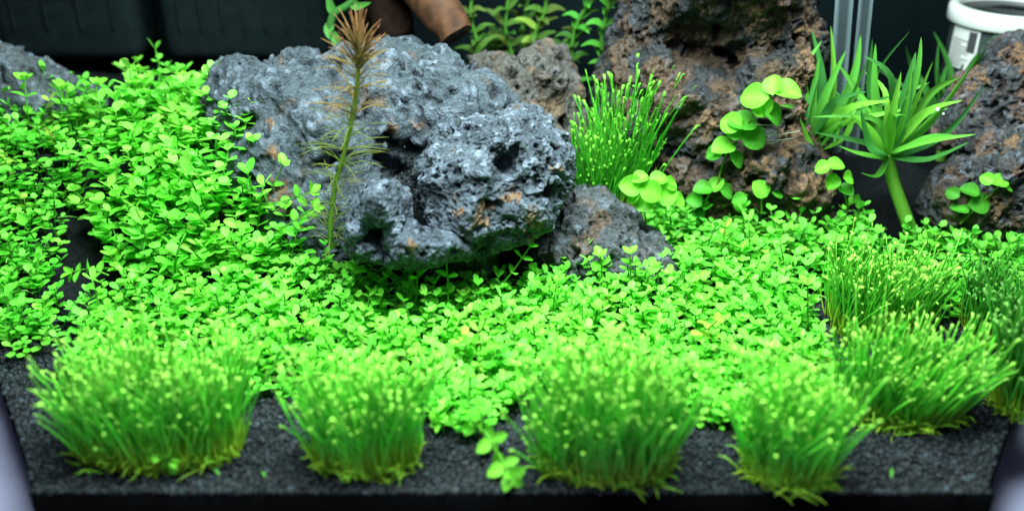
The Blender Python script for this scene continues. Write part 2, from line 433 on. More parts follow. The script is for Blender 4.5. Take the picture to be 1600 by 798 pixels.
rock('large blue-grey porous rock slab with a jagged top, behind the tall feathery stem',
     [(318,140),(335,112),(370,105),(405,112),(430,105),(447,80),(470,78),(492,96),(515,102),(540,86),(575,90),(610,70),(645,66),(662,86),(700,84),(722,98),(728,130),(742,146),(762,130),(778,150),(800,175),(815,270),(760,420),(600,430),(480,420),(420,360),(375,300),(345,220),(325,175)],
     17.8, 3.2, 3, base=(.044,.062,.074), brown_amt=.0, crust=.42, tiltz=.3,
     feats=[(700,120,40,1.2),(650,95,35,.5),(610,262,34,-2.2),(560,150,40,.4),(655,330,50,-1.2),(760,150,30,.6),(710,190,50,.9),(520,200,35,.5),(450,150,25,.4),(400,230,30,.4),(470,260,24,-.5)],
     ochre=[(425,190,10),(430,240,9),(612,200,9),(655,192,9),(440,305,22)], sub=7)
rock('rugged grey boulder with chalky blue ridges and ochre pits in the middle of the tank',
     [(655,262),(668,218),(695,192),(740,178),(775,180),(806,168),(838,176),(856,198),(882,214),(894,250),(890,290),(868,318),(852,350),(822,368),(790,384),(735,394),(700,396),(686,370),(684,345),(665,305)],
     13.0, 2.9, 11, base=(.048,.066,.082), brown_amt=-.04, crust=.5, tiltz=.3,
     feats=[(790,255,20,-1.2),(805,300,22,-.7),(740,320,45,.6),(860,300,16,-.6),(800,205,40,.4),(745,225,26,-.3),(712,260,30,.3),(770,330,22,-.5),(850,225,20,.35),(755,270,26,.4)],
     ochre=[(800,306,16),(752,346,14),(757,325,12),(865,264,9),(670,150,14),(825,345,14),(690,170,10),(720,330,9)], sub=8, amp=.8)
rock('small knobbly grey rock with a hollow, beside the base of the feathery stem',
     [(548,318),(562,296),(590,281),(620,284),(638,308),(636,345),(662,362),(720,374),(735,392),(690,412),(640,418),(590,412),(550,404),(534,378),(534,345)],
     10.0, 1.6, 23, base=(.048,.066,.084), brown_amt=-.1, crust=.5, feats=[(583,366,17,-2.0),(600,392,12,-1.0),(596,312,26,.9),(552,360,12,.3),(630,388,16,.5),(650,350,18,-.6)], ochre=[(645,385,9)], sub=7, amp=.55)
rock('low grey-brown rock right of the boulder, half sunk in the carpet',
     [(838,350),(862,308),(885,288),(925,292),(960,305),(990,330),(1010,362),(1046,408),(1050,450),(950,460),(850,450),(826,400)],
     14.3, 2.2, 31, base=(.05,.06,.065), brown_amt=.12, crust=.3, tiltz=.5, sub=7, amp=.8)
rock('blurred brownish lumpy rock behind the boulder',
     [(722,125),(745,102),(775,96),(805,102),(830,84),(850,70),(872,80),(886,108),(905,150),(900,186),(918,215),(930,262),(920,330),(800,330),(740,220)],
     20.5, 2.6, 41, base=(.06,.06,.052), brown=(.09,.065,.04), brown_amt=.3, crust=.12, feats=[(780,130,28,.6),(850,120,34,.6),(895,220,26,.8),(830,190,40,.3)], sub=7)
rock('tall dark brown pillar rock with rusty edges reaching the top of the photo',
     [(975,-40),(1010,-90),(1080,-100),(1255,-90),(1262,20),(1281,88),(1270,130),(1244,175),(1262,230),(1270,310),(1255,370),(1100,370),(1040,320),(1000,255),(926,240),(932,190),(946,130),(962,70),(974,20)],
     20.0, 3.6, 52, base=(.024,.028,.030), brown=(.062,.042,.026), brown_amt=.5, crust=.12,
     feats=[(1165,-25,75,2.9),(1090,-30,50,2.0),(1150,85,62,-2.6),(1080,60,40,-1.6),(1010,60,26,-1.2),(1055,210,38,-1.5),(1180,110,50,.9),(1230,120,40,.5),(1085,150,24,.7),(970,130,40,.3),(1010,150,26,-1.1),(1100,250,30,-.9),(1200,270,50,.9),(1170,215,40,-.5)],
     ochre=[(1252,40,20),(1262,90,18),(1245,130,14),(1250,175,14),(1225,235,18),(1255,290,22),(1110,190,16),(975,195,10),(1170,30,14),(1190,260,20),(1240,210,14),(1145,150,10)], sub=8, amp=1.25)
rock('grey pitted rock at the back left corner above the green mound',
     [(-90,90),(-20,82),(12,78),(32,92),(60,106),(105,114),(135,135),(150,180),(140,260),(-90,280)],
     20.5, 2.6, 61, base=(.055,.07,.08), brown_amt=.0, crust=.5, sub=6)
rock('grey and rust rock at the upper right edge beside the white cap',
     [(1470,215),(1478,165),(1500,125),(1540,112),(1562,78),(1600,54),(1700,40),(1720,230),(1600,255),(1520,262)],
     19.0, 2.6, 73, base=(.035,.038,.042), brown=(.10,.065,.05), brown_amt=.22, crust=.25, feats=[(1560,160,30,-.5),(1580,120,30,.5),(1510,180,30,-.5)], ochre=[(1590,100,16),(1535,130,14)], sub=7)
rock('layered brown rock at the right edge, below the rust rock',
     [(1448,305),(1475,268),(1520,240),(1550,200),(1585,190),(1700,200),(1720,380),(1600,380),(1500,360),(1455,335)],
     16.0, 2.4, 84, base=(.035,.038,.04), brown=(.09,.058,.042), brown_amt=.25, crust=.3, feats=[(1530,290,30,-.5),(1560,240,30,.4)], ochre=[(1575,225,18),(1560,320,20)], sub=7)

# pocket of granules in the hollow beside the boulder
from mathutils.bvhtree import BVHTree
_tv, _tf = [], []; _n = 0
for o in [q for q in C.objects if q.name.startswith('rock')]:
    n_ = len(o.data.vertices); co = np.empty(n_ * 3, np.float32); o.data.vertices.foreach_get('co', co)
    if o.location.x > 4 or o.location.x < -8: continue
    co = co.reshape(-1, 3) + np.array(o.location); fi = np.empty(len(o.data.loops), np.int32); o.data.loops.foreach_get('vertex_index', fi)
    _tv.append(co); _tf.append(fi.reshape(-1, 3) + _n); _n += n_
bvh = BVHTree.FromPolygons(np.concatenate(_tv).tolist(), np.concatenate(_tf).tolist())
pk = []
for _ in range(1500):
    px = 655 + rng.normal() * 17; py = 322 + rng.normal() * 26; px += .3 * (py - 322)
    d = P(px, py, 12) - CAM; d /= np.linalg.norm(d)
    hit = bvh.ray_cast(Vector(CAM), Vector(d))[0]
    if hit and hit.y > 11.4: pk.append(np.array(hit) - d * rng.uniform(-.03, .22))
v, f, c = granules(np.array(pk), .08, rng)
o = link('gravel', mesh_np('gravel', v, f, c, False), GRAVEL, kind='stuff'); o['label'] = 'heap of coarse black granules caught in the hollow beside the boulder'; 

# ------------------------------------------------------------------ leaves
def leaf_template():
    m = [(0,0),(.22,.0),(.5,0),(.78,0),(1.0,0)]
    L = [(.12,.10),(.34,.27),(.60,.335),(.84,.24)]
    v = [(x, 0, -.03 * x * x - .02) for x, _ in m]
    v += [(x, y, .10 * y - .10 * (x - .3) ** 2 + .02) for x, y in L]
    v += [(x, -y, .10 * y - .10 * (x - .3) ** 2 + .02) for x, y in L]
    a, b, c_, d, e = 0, 1, 2, 3, 4
    f = []
    for s in (5, 9):
        t = [(a, b, s), (b, s + 1, s), (b, c_, s + 1), (c_, s + 2, s + 1), (c_, d, s + 2), (d, s + 3, s + 2), (d, e, s + 3)]
        f += t if s == 9 else [(q[0], q[2], q[1]) for q in t]
    return np.array(v), np.array(f)
LV, LF = leaf_template()
G_HI = np.array([.26, .86, .10]); G_LO = np.array([.14, .70, .05])
def frame_from(d, n):
    d = d / np.linalg.norm(d); n = n - d * (d @ n); n /= np.linalg.norm(n) + 1e-9
    return np.stack([d, np.cross(n, d), n], 1)
def sprig_template(rg, nodes, h, ls):
    parts = []; lean = rg.normal(size=2) * .22
    path = np.array([[lean[0] * t * t * h, lean[1] * t * t * h, h * t] for t in np.linspace(0, 1, 5)])
    v, f = tubes(path[None], np.full((1, 5), .032), 3); parts.append((v, f, np.array([.10, .38, .04])))
    ph = rg.uniform(0, 2 * np.pi)
    for i in range(nodes):
        t = (i + 1.2) / (nodes + .2); t = min(t, 1)
        base = np.array([lean[0] * t * t * h, lean[1] * t * t * h, h * t])
        top = i == nodes - 1
        el = R(rg.uniform(28, 55)) if top else R(rg.uniform(5, 32))
        size = ls * (rg.uniform(.8, 1.05) if not top else rg.uniform(.62, .9))
        for k in range(2 if not (top and rg.random() < .5) else 4):
            a = ph + i * np.pi / 2 + k * (np.pi if True else 0) + (np.pi / 2 if k > 1 else 0) + rg.normal() * .15
            e = el + rg.normal() * .12
            d = np.array([math.cos(a) * math.cos(e), math.sin(a) * math.cos(e), math.sin(e)])
            M = frame_from(d, np.array([rg.normal() * .15, rg.normal() * .15, 1.0]))
            sz = size * (.72 if k > 1 else 1) * rg.uniform(.9, 1.1)
            vv = (LV * sz * [1, rg.uniform(.95, 1.2), 1]) @ M.T + base
            tint = rg.uniform(0, 1) * .6 + (.4 if top else 0)
            parts.append((vv, LF, G_LO * (1 - tint) + G_HI * tint))
    return merge(parts)
rgs = np.random.default_rng(5)
TPL = [sprig_template(rgs, n, h, ls) for n, h, ls in
       [(4,1.15,.46),(4,1.2,.50),(3,.95,.50),(4,1.3,.44),(3,.85,.54),(5,1.45,.46),(4,1.05,.52),(3,1.0,.42),(4,1.2,.40),(5,1.3,.50),(3,.8,.45),(4,1.1,.48)]]
def in_poly(px, py, poly):
    poly = np.array(poly, float); n = len(poly); r = np.zeros(len(px), bool); j = n - 1
    for i in range(n):
        xi, yi = poly[i]; xj, yj = poly[j]
        r ^= ((yi > py) != (yj > py)) & (px < (xj - xi) * (py - yi) / (yj - yi + 1e-12) + xi); j = i
    return r
def carpet(name, label, poly, s, ybox, seed, tint=(1, 1, 1), scale=1.0, gaps=.0, lean=(0, 0)):
    rg = np.random.default_rng(seed)
    xs = np.arange(-27, 27, s); yy = np.arange(ybox[0], ybox[1], s)
    g = np.stack(np.meshgrid(xs, yy), -1).reshape(-1, 2); g += rg.uniform(-.5, .5, g.shape) * s
    z = height(g[:, 0], g[:, 1])
    hw = np.array([halfw(q) - .5 for q in g[:, 1]])
    tops = np.column_stack([g, z + .85]); px, py = proj(tops)
    nz = perlin(np.column_stack([g * .8, z * 0]), seed)
    k = in_poly(px + rg.normal(size=len(g)) * 5, py + rg.normal(size=len(g)) * 4, poly) & (np.abs(g[:, 0]) < hw) & (nz > -1.2 + gaps + rg.uniform(-.1, .1, len(g)))
    g = g[k]; z = z[k]; nz = nz[k]
    ti = rg.integers(0, len(TPL), len(g)); VV, FF, CC = [], [], []; off = 0
    hx = (height(g[:, 0] + .3, g[:, 1]) - height(g[:, 0] - .3, g[:, 1])) / .6; hy = (height(g[:, 0], g[:, 1] + .3) - height(g[:, 0], g[:, 1] - .3)) / .6
    for t in range(len(TPL)):
        sel = np.where(ti == t)[0]
        if not len(sel): continue
        tv, tf, tc = TPL[t]; m = len(sel)
        a = rg.uniform(0, 2 * np.pi, m); sc = scale * 1.04 * rg.uniform(.7, 1.15, m)
        
        zs = (1.12 + .45 * nz[sel]) * rg.uniform(.65, 1.15, m)
        ca, sa = np.cos(a), np.sin(a)
        x = (tv[None, :, 0] * ca[:, None] - tv[None, :, 1] * sa[:, None]) * sc[:, None]
        y = (tv[None, :, 0] * sa[:, None] + tv[None, :, 1] * ca[:, None]) * sc[:, None]
        zz = tv[None, :, 2] * (sc * zs)[:, None]
        lx = rg.normal(size=m) * .13 - .35 * hx[sel] + lean[0]; ly = rg.normal(size=m) * .13 - .35 * hy[sel] + lean[1]
        x = x + zz * lx[:, None] + g[sel, 0][:, None]; y = y + zz * ly[:, None] + g[sel, 1][:, None]
        zz = zz + z[sel][:, None] - .03
        VV.append(np.stack([x, y, zz], -1).reshape(-1, 3))
        FF.append((tf[None] + (np.arange(m) * len(tv))[:, None, None] + off).reshape(-1, 3)); off += m * len(tv)
        cj = rg.uniform(.72, 1.22, (m, 1, 1)) * np.array([1, 1, 1]) * (1 + rg.normal(size=(m, 1, 3)) * [.12, .03, .1])
        old = rg.random(m) < .018; cj[old] = np.array([1.8, .75, 1.1])
        CC.append((tc[None] * cj * np.array(tint)).reshape(-1, 3))
    m = int(len(g) * .035); bi = rg.integers(0, len(g), m); an = rg.uniform(0, 2 * np.pi, m); L = rg.uniform(.6, 1.6, m)
    b0 = np.column_stack([g[bi], z[bi] + rg.uniform(.5, .85, m)]); tt = np.linspace(0, 1, 6)
    rp = b0[:, None, :] + np.stack([np.cos(an)[:, None] * L[:, None] * tt, np.sin(an)[:, None] * L[:, None] * tt, rg.uniform(.1, .9, m)[:, None] * np.sin(tt * 2.2)[None]], -1)
    rv, rf = tubes(rp, np.full((m, 6), .026), 3); VV.append(rv); FF.append(rf + off); CC.append(np.tile(np.array([.30, .62, .16]), (len(rv), 1)))
    o = link(name, mesh_np(name, np.concatenate(VV), np.concatenate(FF), np.clip(np.concatenate(CC), .005, .8)), LEAF, kind='stuff')
    tag(o, label, 'ground cover')
    print(name, len(g), 'sprigs', len(np.concatenate(FF)), 'tris')
    return o
carpet('carpet_plants', 'dense mass of small round green leaves climbing the far left side of the tank',
       [(-90,150),(20,145),(60,140),(130,138),(172,150),(165,190),(138,240),(115,290),(98,345),(88,400),(90,450),(95,500),(60,525),(20,530),(-90,540)], .42, (6, 21), 101, tint=(.85, .9, .9), scale=1.05)
carpet('carpet_plants', 'tall mound of small round green leaves left of the rock slab',
       [(190,150),(230,140),(300,130),(345,145),(378,170),(372,205),(388,235),(385,280),(395,310),(440,325),(455,350),(492,372),(510,400),(470,415),(300,425),(195,415),(176,395),(160,345),(152,290),(155,240),(165,190)], .42, (9, 22), 102, scale=1.32)
carpet('carpet_plants', 'wide bright green carpet of small round leaves filling the middle of the tank floor',
       [(122,530),(128,500),(150,460),(185,425),(300,425),(480,410),(520,402),(560,408),(640,428),(720,440),(800,430),(850,418),(950,408),(1045,425),(1100,425),(1225,430),(1275,470),(1300,560),(1295,605),(1190,650),(1090,640),(1020,600),(850,590),(800,605),(765,650),(735,668),(690,640),(650,600),(470,592),(420,600),(380,590),(150,585),(90,560)], .40, (2, 15), 103, scale=.98)
carpet('carpet_plants', 'green carpet of small round leaves at the foot of the pillar rock, back right',
       [(985,350),(1010,325),(1060,312),(1110,318),(1200,308),(1280,318),(1340,335),(1380,372),(1440,360),(1500,345),(1600,335),(1700,350),(1700,470),(1560,500),(1480,470),(1440,420),(1280,440),(1225,432),(1060,428),(1030,395)], .42, (8, 24), 104, tint=(.85, .9, .9), scale=1.0)

# ------------------------------------------------------------------ hair-leaved tufts
def blade_paths(rg, bases, L, lean, hook=.09, S=9):
    n = len(bases); t = (np.array([0, .15, .32, .5, .68, .84, .945, .98, 1]) if S == 9 else np.linspace(0, 1, S))[None, :, None]
    dirv = np.column_stack([lean, np.ones(n)]); dirv /= np.linalg.norm(dirv, axis=1)[:, None]
    curve = np.column_stack([lean * .55 + rg.normal(size=(n, 2)) * .16, np.zeros(n)])
    p = bases[:, None, :] + L[:, None, None] * (dirv[:, None, :] * t + curve[:, None, :] * t * t * .55)
    p = p + (rg.normal(size=(n, 1, 3)) * [.1, .1, 0]) * np.sin(t * np.pi * 1.4)
    a = rg.uniform(0, 2 * np.pi, n); hk = hook * rg.uniform(.5, 1.4, n)
    p[:, -1, 0] += np.cos(a) * hk; p[:, -1, 1] += np.sin(a) * hk; p[:, -2, 0] += np.cos(a) * hk * .4; p[:, -2, 1] += np.sin(a) * hk * .4; p[:, -1, 2] = p[:, -2, 2] + (.01 if S == 9 else 0)
    return p
def tuft(label, bases, Lm, leanf, seed, part_n=26, tip=(.40,.85,.12), body=(.09,.60,.035), low=(.40,.62,.04), rad=.034, root=True, group='hair-leaved tufts', nub=.9):
    rg = np.random.default_rng(seed); n = len(bases)
    bases = bases[perlin(np.column_stack([bases[:, :2] * 1.3, bases[:, 2] * 0]), seed) > -.38]; n = len(bases)
    c = bases.mean(0); th = thing('grass_tuft', c, label, 'aquatic plant', group)
    rel = bases - c
    lean = leanf(rel, rg) + .08 * np.column_stack([perlin(rel * .9, seed + 2), perlin(rel * .9, seed + 3)])
    L = Lm * rg.uniform(.5, 1.1, n) * (1 + .3 * perlin(np.column_stack([rel[:, :2] * .8, rel[:, 2] * 0]), seed + 1)); L[rg.random(n) < .03] *= 1.2
    p = blade_paths(rg, rel - [0, 0, .05], L, lean)
    S = p.shape[1]; prof = np.array([1.0, 1.05, 1, .95, .9, .85, .95, 1.75 * nub, 1.25 * nub])
    r = rad * prof[None] * rg.uniform(.8, 1.2, (n, 1))
    nubs = rg.random(n) < .6; r[~nubs, -3:] = rad * np.array([.7, .5, .2])
    t = np.array([0, .15, .32, .5, .68, .84, .945, .98, 1])
    cl = np.zeros((n, S, 3)); tv = rg.uniform(.7, 1.3, (n, 1, 1))
    g = np.array(body) * tv
    wlow = np.clip(1.3 - t * 2.8, 0, 1)[None, :, None]; wt = np.array([0, 0, 0, 0, .04, .15, .45, 1.0, 1.0])[None, :, None]
    cl = g * (1 - wlow) + np.array(low) * wlow; cl = cl * (1 - wt) + np.array(tip) * rg.uniform(.6, 1.2, (n, 1, 1)) * wt
    sides = 3
    out = np.argsort(-np.hypot(rel[:, 0] + lean[:, 0] * 2, rel[:, 1] * .3 - .2 * (rel[:, 1] < 0)))[:part_n]
    isp = np.zeros(n, bool); isp[out] = True
    v, f = tubes(p[~isp], r[~isp], sides)
    cc = np.repeat(cl[~isp].reshape(-1, 3), sides, 0)
    link('blades', mesh_np('blades', v, f, cc), BLADE, th, kind='stuff')
    for i in out:
        v, f = tubes(p[i:i+1], r[i:i+1], 5); link('blade', mesh_np('blade', v, f, np.repeat(cl[i], 5, 0)), BLADE, th)
    if root:                                          # matted yellowish runners at the foot
        m = int(n * 1.3); bi = rg.integers(0, n, m); b0_ = rel[bi] * [.97, .97, 1] + rg.normal(size=(m, 3)) * [.08, .08, 0]
        LL = rg.uniform(.3, 1.05, m); le = rg.normal(size=(m, 2)) * .42; wild = rg.random(m) < .12; le[wild] *= 3; LL[wild] *= .6
        q = blade_paths(rg, b0_, LL, le, .1, 6); q[..., 2] = np.maximum(q[..., 2], rel[bi][:, None, 2] + .03) 
        rr = np.full((m, 6), .028) * rg.uniform(.7, 1.3, (m, 1)) * np.array([1, 1.1, 1.1, 1, .8, .3])
        k = rg.random((m, 1, 1)); cr = np.array([.34, .58, .04]) * k + np.array([.20, .55, .04]) * (1 - k)
        v, f = tubes(q, rr, 3); link('root_mat', mesh_np('root_mat', v, f, np.repeat(np.broadcast_to(cr, (m, 6, 3)).reshape(-1, 3), 3, 0)), BLADE, th, kind='stuff')
    return th
def ground_pts(rg, px, py, a, b, n, Y=None, power=.5):
    # ground hit of the photo ray (fixed point on the height field)
    if Y is None:
        Y = 2.0
        for _ in range(30):
            p = P(px, py, Y); d = p - CAM; zt = hz(p[0], min(max(p[1], 0), 28)); t = (zt - CAM[2]) / d[2]; Y = CAM[1] + d[1] * t
    p = P(px, py, Y)
    r = rg.random(n) ** power; an = rg.uniform(0, 2 * np.pi, n)
    x = p[0] + a * r * np.cos(an) ; y = p[1] + b * r * np.sin(an) 
    y = np.maximum(y, .25)
    return np.column_stack([x, y, height(x, y)])
def fan(kx, ky, bx=0, by=0, j=.08):
    def f_(rel, rg): return np.column_stack([rel[:, 0] * kx + bx, rel[:, 1] * ky + by]) + rg.normal(size=(len(rel), 2)) * j
    return f_
rg = np.random.default_rng(77)
def gp_(seed, *a, **k): return ground_pts(np.random.default_rng(seed), *a, **k)
tuft('wide tuft of green hair-like blades at the front left corner, blades leaning left', gp_(1, 250, 708, 2.65, 1.1, 950), 3.5, fan(.04, .08, -.01, .04, .11), 201)
tuft('green hair-like tuft second from the left along the front glass', gp_(2, 575, 722, 1.6, .95, 600), 3.5, fan(.05, .08, -.01, .04, .12), 202)
tuft('broad green hair-like tuft in the middle front, right of the small runner', gp_(3, 945, 730, 2.15, 1.1, 860), 3.7, fan(.03, .08, .0, .03, .12), 203, low=(.28,.42,.04))
tuft('narrow-footed green hair-like tuft splaying wide at the front right', gp_(4, 1228, 738, 1.3, 1.0, 540), 3.7, fan(.08, .1, .0, .04, .11), 204)
tuft('pale-tipped hair-like tuft on the right floor leaning right, nearest the bare gravel', gp_(5, 1402, 650, 2.05, 1.0, 560), 3.4, fan(.07, .1, .12, .03, .11), 205, low=(.24,.42,.04))
tuft('hair-like tuft on the right, behind the pale-tipped one', gp_(6, 1365, 508, 2.0, 1.2, 520), 3.1, fan(.05, .08, .08, .0, .11), 206, body=(.06,.45,.025), root=False)
tuft('dark hair-like tuft at the right edge between carpet and glass', gp_(7, 1560, 520, 1.5, 1.1, 400), 3.0, fan(.04, .06, .05, 0), 207, tip=(.16,.5,.08), body=(.045,.36,.025), root=False)
tuft('dim hair-like tuft standing in for the grass reflection in the right corner glass', gp_(8, 1620, 640, 1.6, 1.0, 360), 4.2, fan(.04, .06, .0, 0), 208, tip=(.2,.5,.1), body=(.045,.36,.025))  # solid tuft added where the corner glass only mirrors the grass
tuft('bright tall hair-like tuft between the boulder and the pillar rock', gp_(9, 945, 325, 1.25, .8, 620, Y=16.3), 5.9, fan(.06, .1, .06, .0, .08), 209, tip=(.18,.62,.05), body=(.03,.33,.015), root=False, rad=.03, nub=1.2)

# ------------------------------------------------------------------ single sprigs: stem and leaves as parts
def shared_leaf(name, v, f, col):
    k = np.arange(len(v)); w = np.ones(len(v)); w[k % 5 == 2] = 1.3; w[((k // 5) % 2 == 1) & (k % 5 != 2)] = .82; w[(k % 5 == 0) | (k % 5 == 4)] *= .88
    return mesh_np(name, v, f, np.array(col)[None] * w[:, None])
def hires_leaf(wid=.68, cup=.14, n=9, notch=0):
    v = []; f = []
    xs = np.linspace(0, 1, n); wf = wid / 2 * np.sin(np.pi * np.clip(xs, 0, 1) ** .85) ** .62
    wf[0] = .03; wf[-1] = .0
    for i, x in enumerate(xs):
        w = wf[i]
        for k, s in enumerate((-1, -.55, 0, .55, 1)):
            v.append((x, s * w, cup * abs(s * w) * 1.1 - .18 * (x - .3) ** 2 - (.018 if s == 0 else 0) + .012 * math.sin(9 * x + 3 * s)))
    for i in range(n - 1):
        for k in range(4): a = i * 5 + k; f.append((a, a + 1, a + 6, a + 5))
    return np.array(v), np.array(f)
HV, HF = hires_leaf()
ML = shared_leaf('leaf', HV, HF, (.14, .55, .045)); ML.materials.append(LEAF)
MLB = shared_leaf('leaf', HV, HF, (.20, .66, .055)); MLB.materials.append(LEAF)
RV, RF = hires_leaf(.92, .30, 11)
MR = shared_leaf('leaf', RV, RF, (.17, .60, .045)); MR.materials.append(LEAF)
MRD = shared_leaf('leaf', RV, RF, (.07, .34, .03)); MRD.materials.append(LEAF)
def put_leaf(me, parent, base, d, n, size):
    o = bpy.data.objects.new('leaf', me); C.objects.link(o); o.parent = parent
    M = frame_from(np.array(d, float), np.array(n, float)) * size
    o.matrix_local = Matrix([[*M[0], base[0]], [*M[1], base[1]], [*M[2], base[2]], [0, 0, 0, 1]])
    return o
def stem_mesh(path, r0, r1, col, sides=6):
    S = len(path); v, f = tubes(path[None], np.linspace(r0, r1, S)[None], sides)
    return mesh_np('stem', v, f, np.broadcast_to(np.array(col), (len(v), 3)))
def sprig(label, pts, size, nodes, me=None, rg=None, cat='aquatic plant', name='carpet_sprig', group='single sprigs of carpet plant', r=.035, start=.25, top=4, stemcol=(.12,.42,.04)):
    pts = [np.array(q, float) for q in pts]; base = pts[0]
    th = thing(name, base, label, cat, group)
    path = smooth_path(np.array(pts) - base, 14)
    link('stem', stem_mesh(path, r, r * .8, stemcol), LEAF, th)
    ph = rg.uniform(0, 3)
    for i in range(nodes):
        t = start + (1 - start) * i / max(nodes - 1, 1); q = t * 13; k = min(int(q), 12); p = path[k] + (path[k + 1] - path[k]) * (q - k)
        ax = path[min(k + 1, 13)] - path[max(k - 1, 0)]; ax /= np.linalg.norm(ax)
        u = np.cross(ax, [0.3, .9, .1]); u /= np.linalg.norm(u); w = np.cross(ax, u)
        last = i == nodes - 1
        for k2 in range(top if last else 2):
            a = ph + i * np.pi / 2 + k2 * (2 * np.pi / top if last else np.pi) + rg.normal() * .2
            d = u * math.cos(a) + w * math.sin(a) + ax * (.7 if last else .3) + np.array([0, 0, .12])
            nrm = ax * .6 + np.array([rg.normal() * .2, -.25 + rg.normal() * .2, .8])
            s_ = size * rg.uniform(.8, 1.1) * (.8 if last and k2 > 1 else 1)
            put_leaf(me or (MLB if last else ML), th, p, d, nrm, s_)
    return th
def G(px, py, h=.25):
    Y = 2.0
    for _ in range(40):
        p = P(px, py, Y); d = p - CAM; zt = hz(p[0], min(max(p[1], 0), 28)) + h; Y = CAM[1] + d[1] * (zt - CAM[2]) / d[2]
    return P(px, py, Y)
rg = np.random.default_rng(31)
SP = [
 ('sprig leaning right onto the rock slab, highest of those beside it', [(395,330,12.5),(420,300,12.6),(443,258,12.6)], .5, 3),
 ('thin sprig reaching right over the rock slab, left of the stem base', [(400,320,12),(440,315,11.8),(485,300,11.6)], .52, 4),
 ('leafy sprig ending beside the base of the feathery stem', [(420,370,11.2),(460,345,11),(490,325,10.8)], .55, 4),
 ('upright sprig with two broad leaves in front of the small hollow rock', [(650,470,9.6),(652,440,9.5),(652,408,9.4)], .56, 3),
 ('upright sprig in front of the boulder, left of its dark underside', [(700,470,9.4),(700,440,9.4),(697,408,9.3)], .5, 3),
 ('sprig slanting up right under the boulder', [(770,460,10.2),(800,425,10.3),(828,385,10.4)], .5, 4),
 ('sprig standing at the foot of the low flat rock', [(940,450,10.5),(940,420,10.5),(938,400,10.5)], .48, 3),
 ('tall sprig at the low flat rock, right of its foot', [(985,450,10.6),(985,420,10.6),(984,396,10.6)], .5, 3),
 ('sprig rising beside the right carpet edge before the hair tufts', [(1262,520,8.2),(1262,480,8.2),(1262,445,8.2)], .62, 3),
 ('topmost sprig of the left mound with two upright leaves', [(298,190,17.5),(296,155,17.6),(290,122,17.7)], .6, 3),
 ('sprig on top of the left mound, right of the topmost one', [(325,200,17),(335,170,17.1),(345,148,17.2)], .5, 3),
 ('sprig on the mound top at its left end', [(210,190,17.5),(208,160,17.6),(208,132,17.7)], .5, 3),
 ('lone round-leaved sprig at the far left mound top, right side', [(150,190,17.5),(150,160,17.6),(151,132,17.7)], .5, 3),
 ('sprig with a thin stem at the far left mound top', [(95,200,17.2),(96,170,17.2),(98,138,17.3)], .52, 3),
 ('leftmost sprig standing over the far left mound by the grey rock', [(45,190,17.0),(42,160,17.0),(38,125,17.1)], .6, 3),
 ('sprig hanging out over the dark gap between the two left mounds', [(170,430,10.2),(140,420,10.1),(112,425,10.0)], .55, 4),
 ('sprig at the right end of the left mound against the slab', [(350,270,14.5),(370,240,14.6),(385,215,14.6)], .5, 3),
 ('sprig beside the small hollow rock, left of its foot', [(548,455,9.6),(552,430,9.6),(562,400,9.6)], .5, 3),
 ('sprig low in the carpet gap left of the front middle tuft', [(760,650,4.4),(790,630,4.4),(805,612,4.3)], .45, 3),
]
for lab, pts, size, nd in SP:
    sprig(lab, [P(*q) for q in pts], size, nd, rg=rg)
sprig('small bright sprig lying at the foot of the front left tuft', [G(225,705,.9), G(245,712,.8), G(268,722,.6)], .42, 4, rg=rg, me=MLB)
# runner creeping over the front gravel
th = sprig('creeping runner with paired leaves crossing bare gravel left of the middle front tuft',
      [G(708,640,.9), G(735,655,.7), G(762,680,.5), G(780,710,.4), G(797,742,.45)], .62, 7, rg=rg, me=MLB, r=.05, start=.12)
sprig('short side shoot of the runner pointing left above the gravel', [G(745,655,.6), G(715,655,.5), G(688,660,.45)], .48, 3, rg=rg, me=MLB)

# round-leaved plants
def round_plant(label, stem_pts, leaves, r=.045, me=MR, stemcol=(.16,.36,.04), group='round-leaved stem plants', name='round_leaf_plant'):
    """leaves: (px, py centre, Y, radius px, normal, dark?) in the photo's measure"""
    pts = [P(*q) for q in stem_pts]; base = pts[0]
    th = thing(name, base, label, 'aquatic plant', group)
    path = smooth_path(np.array(pts) - base, 16); link('stem', stem_mesh(path, r, r * .7, stemcol), LEAF, th)
    for (px, py, Y, rp, nrm, dk) in leaves:
        c_ = P(px, py, Y) - base; size = rp * 2 * cmpx(Y, py)
        near = path[np.argmin(((path - c_) ** 2).sum(1))]
        d = c_ - near; nrm = np.array(nrm, float)
        if np.linalg.norm(d) < .05: d = np.array([.3, -.2, .3])
        dd = d - nrm * (d @ nrm) / (nrm @ nrm)
        if np.linalg.norm(dd) < .05: dd = np.cross(nrm, [0, 0, 1.0])
        dd /= np.linalg.norm(dd)
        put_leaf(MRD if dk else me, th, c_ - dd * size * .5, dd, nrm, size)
    return th
n_up = (0, -.45, .9); n_fr = (.1, -.9, .45); n_l = (-.5, -.6, .6); n_r = (.5, -.6, .6)
o = round_plant('round-leaved sprig with bright top leaves and white roots before the pillar rock',
   [(1120,290,15.2),(1135,240,15.2),(1160,210,15),(1180,175,14.8),(1212,145,14.7)],
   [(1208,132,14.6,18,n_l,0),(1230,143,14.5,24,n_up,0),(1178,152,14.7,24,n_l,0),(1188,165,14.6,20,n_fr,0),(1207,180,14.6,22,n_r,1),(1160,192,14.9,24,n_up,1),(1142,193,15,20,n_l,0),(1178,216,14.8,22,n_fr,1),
    (1130,230,15,20,n_up,0),(1116,240,15.1,15,n_l,1),(1150,250,15,16,n_r,1),(1147,205,14.9,16,n_fr,1)])
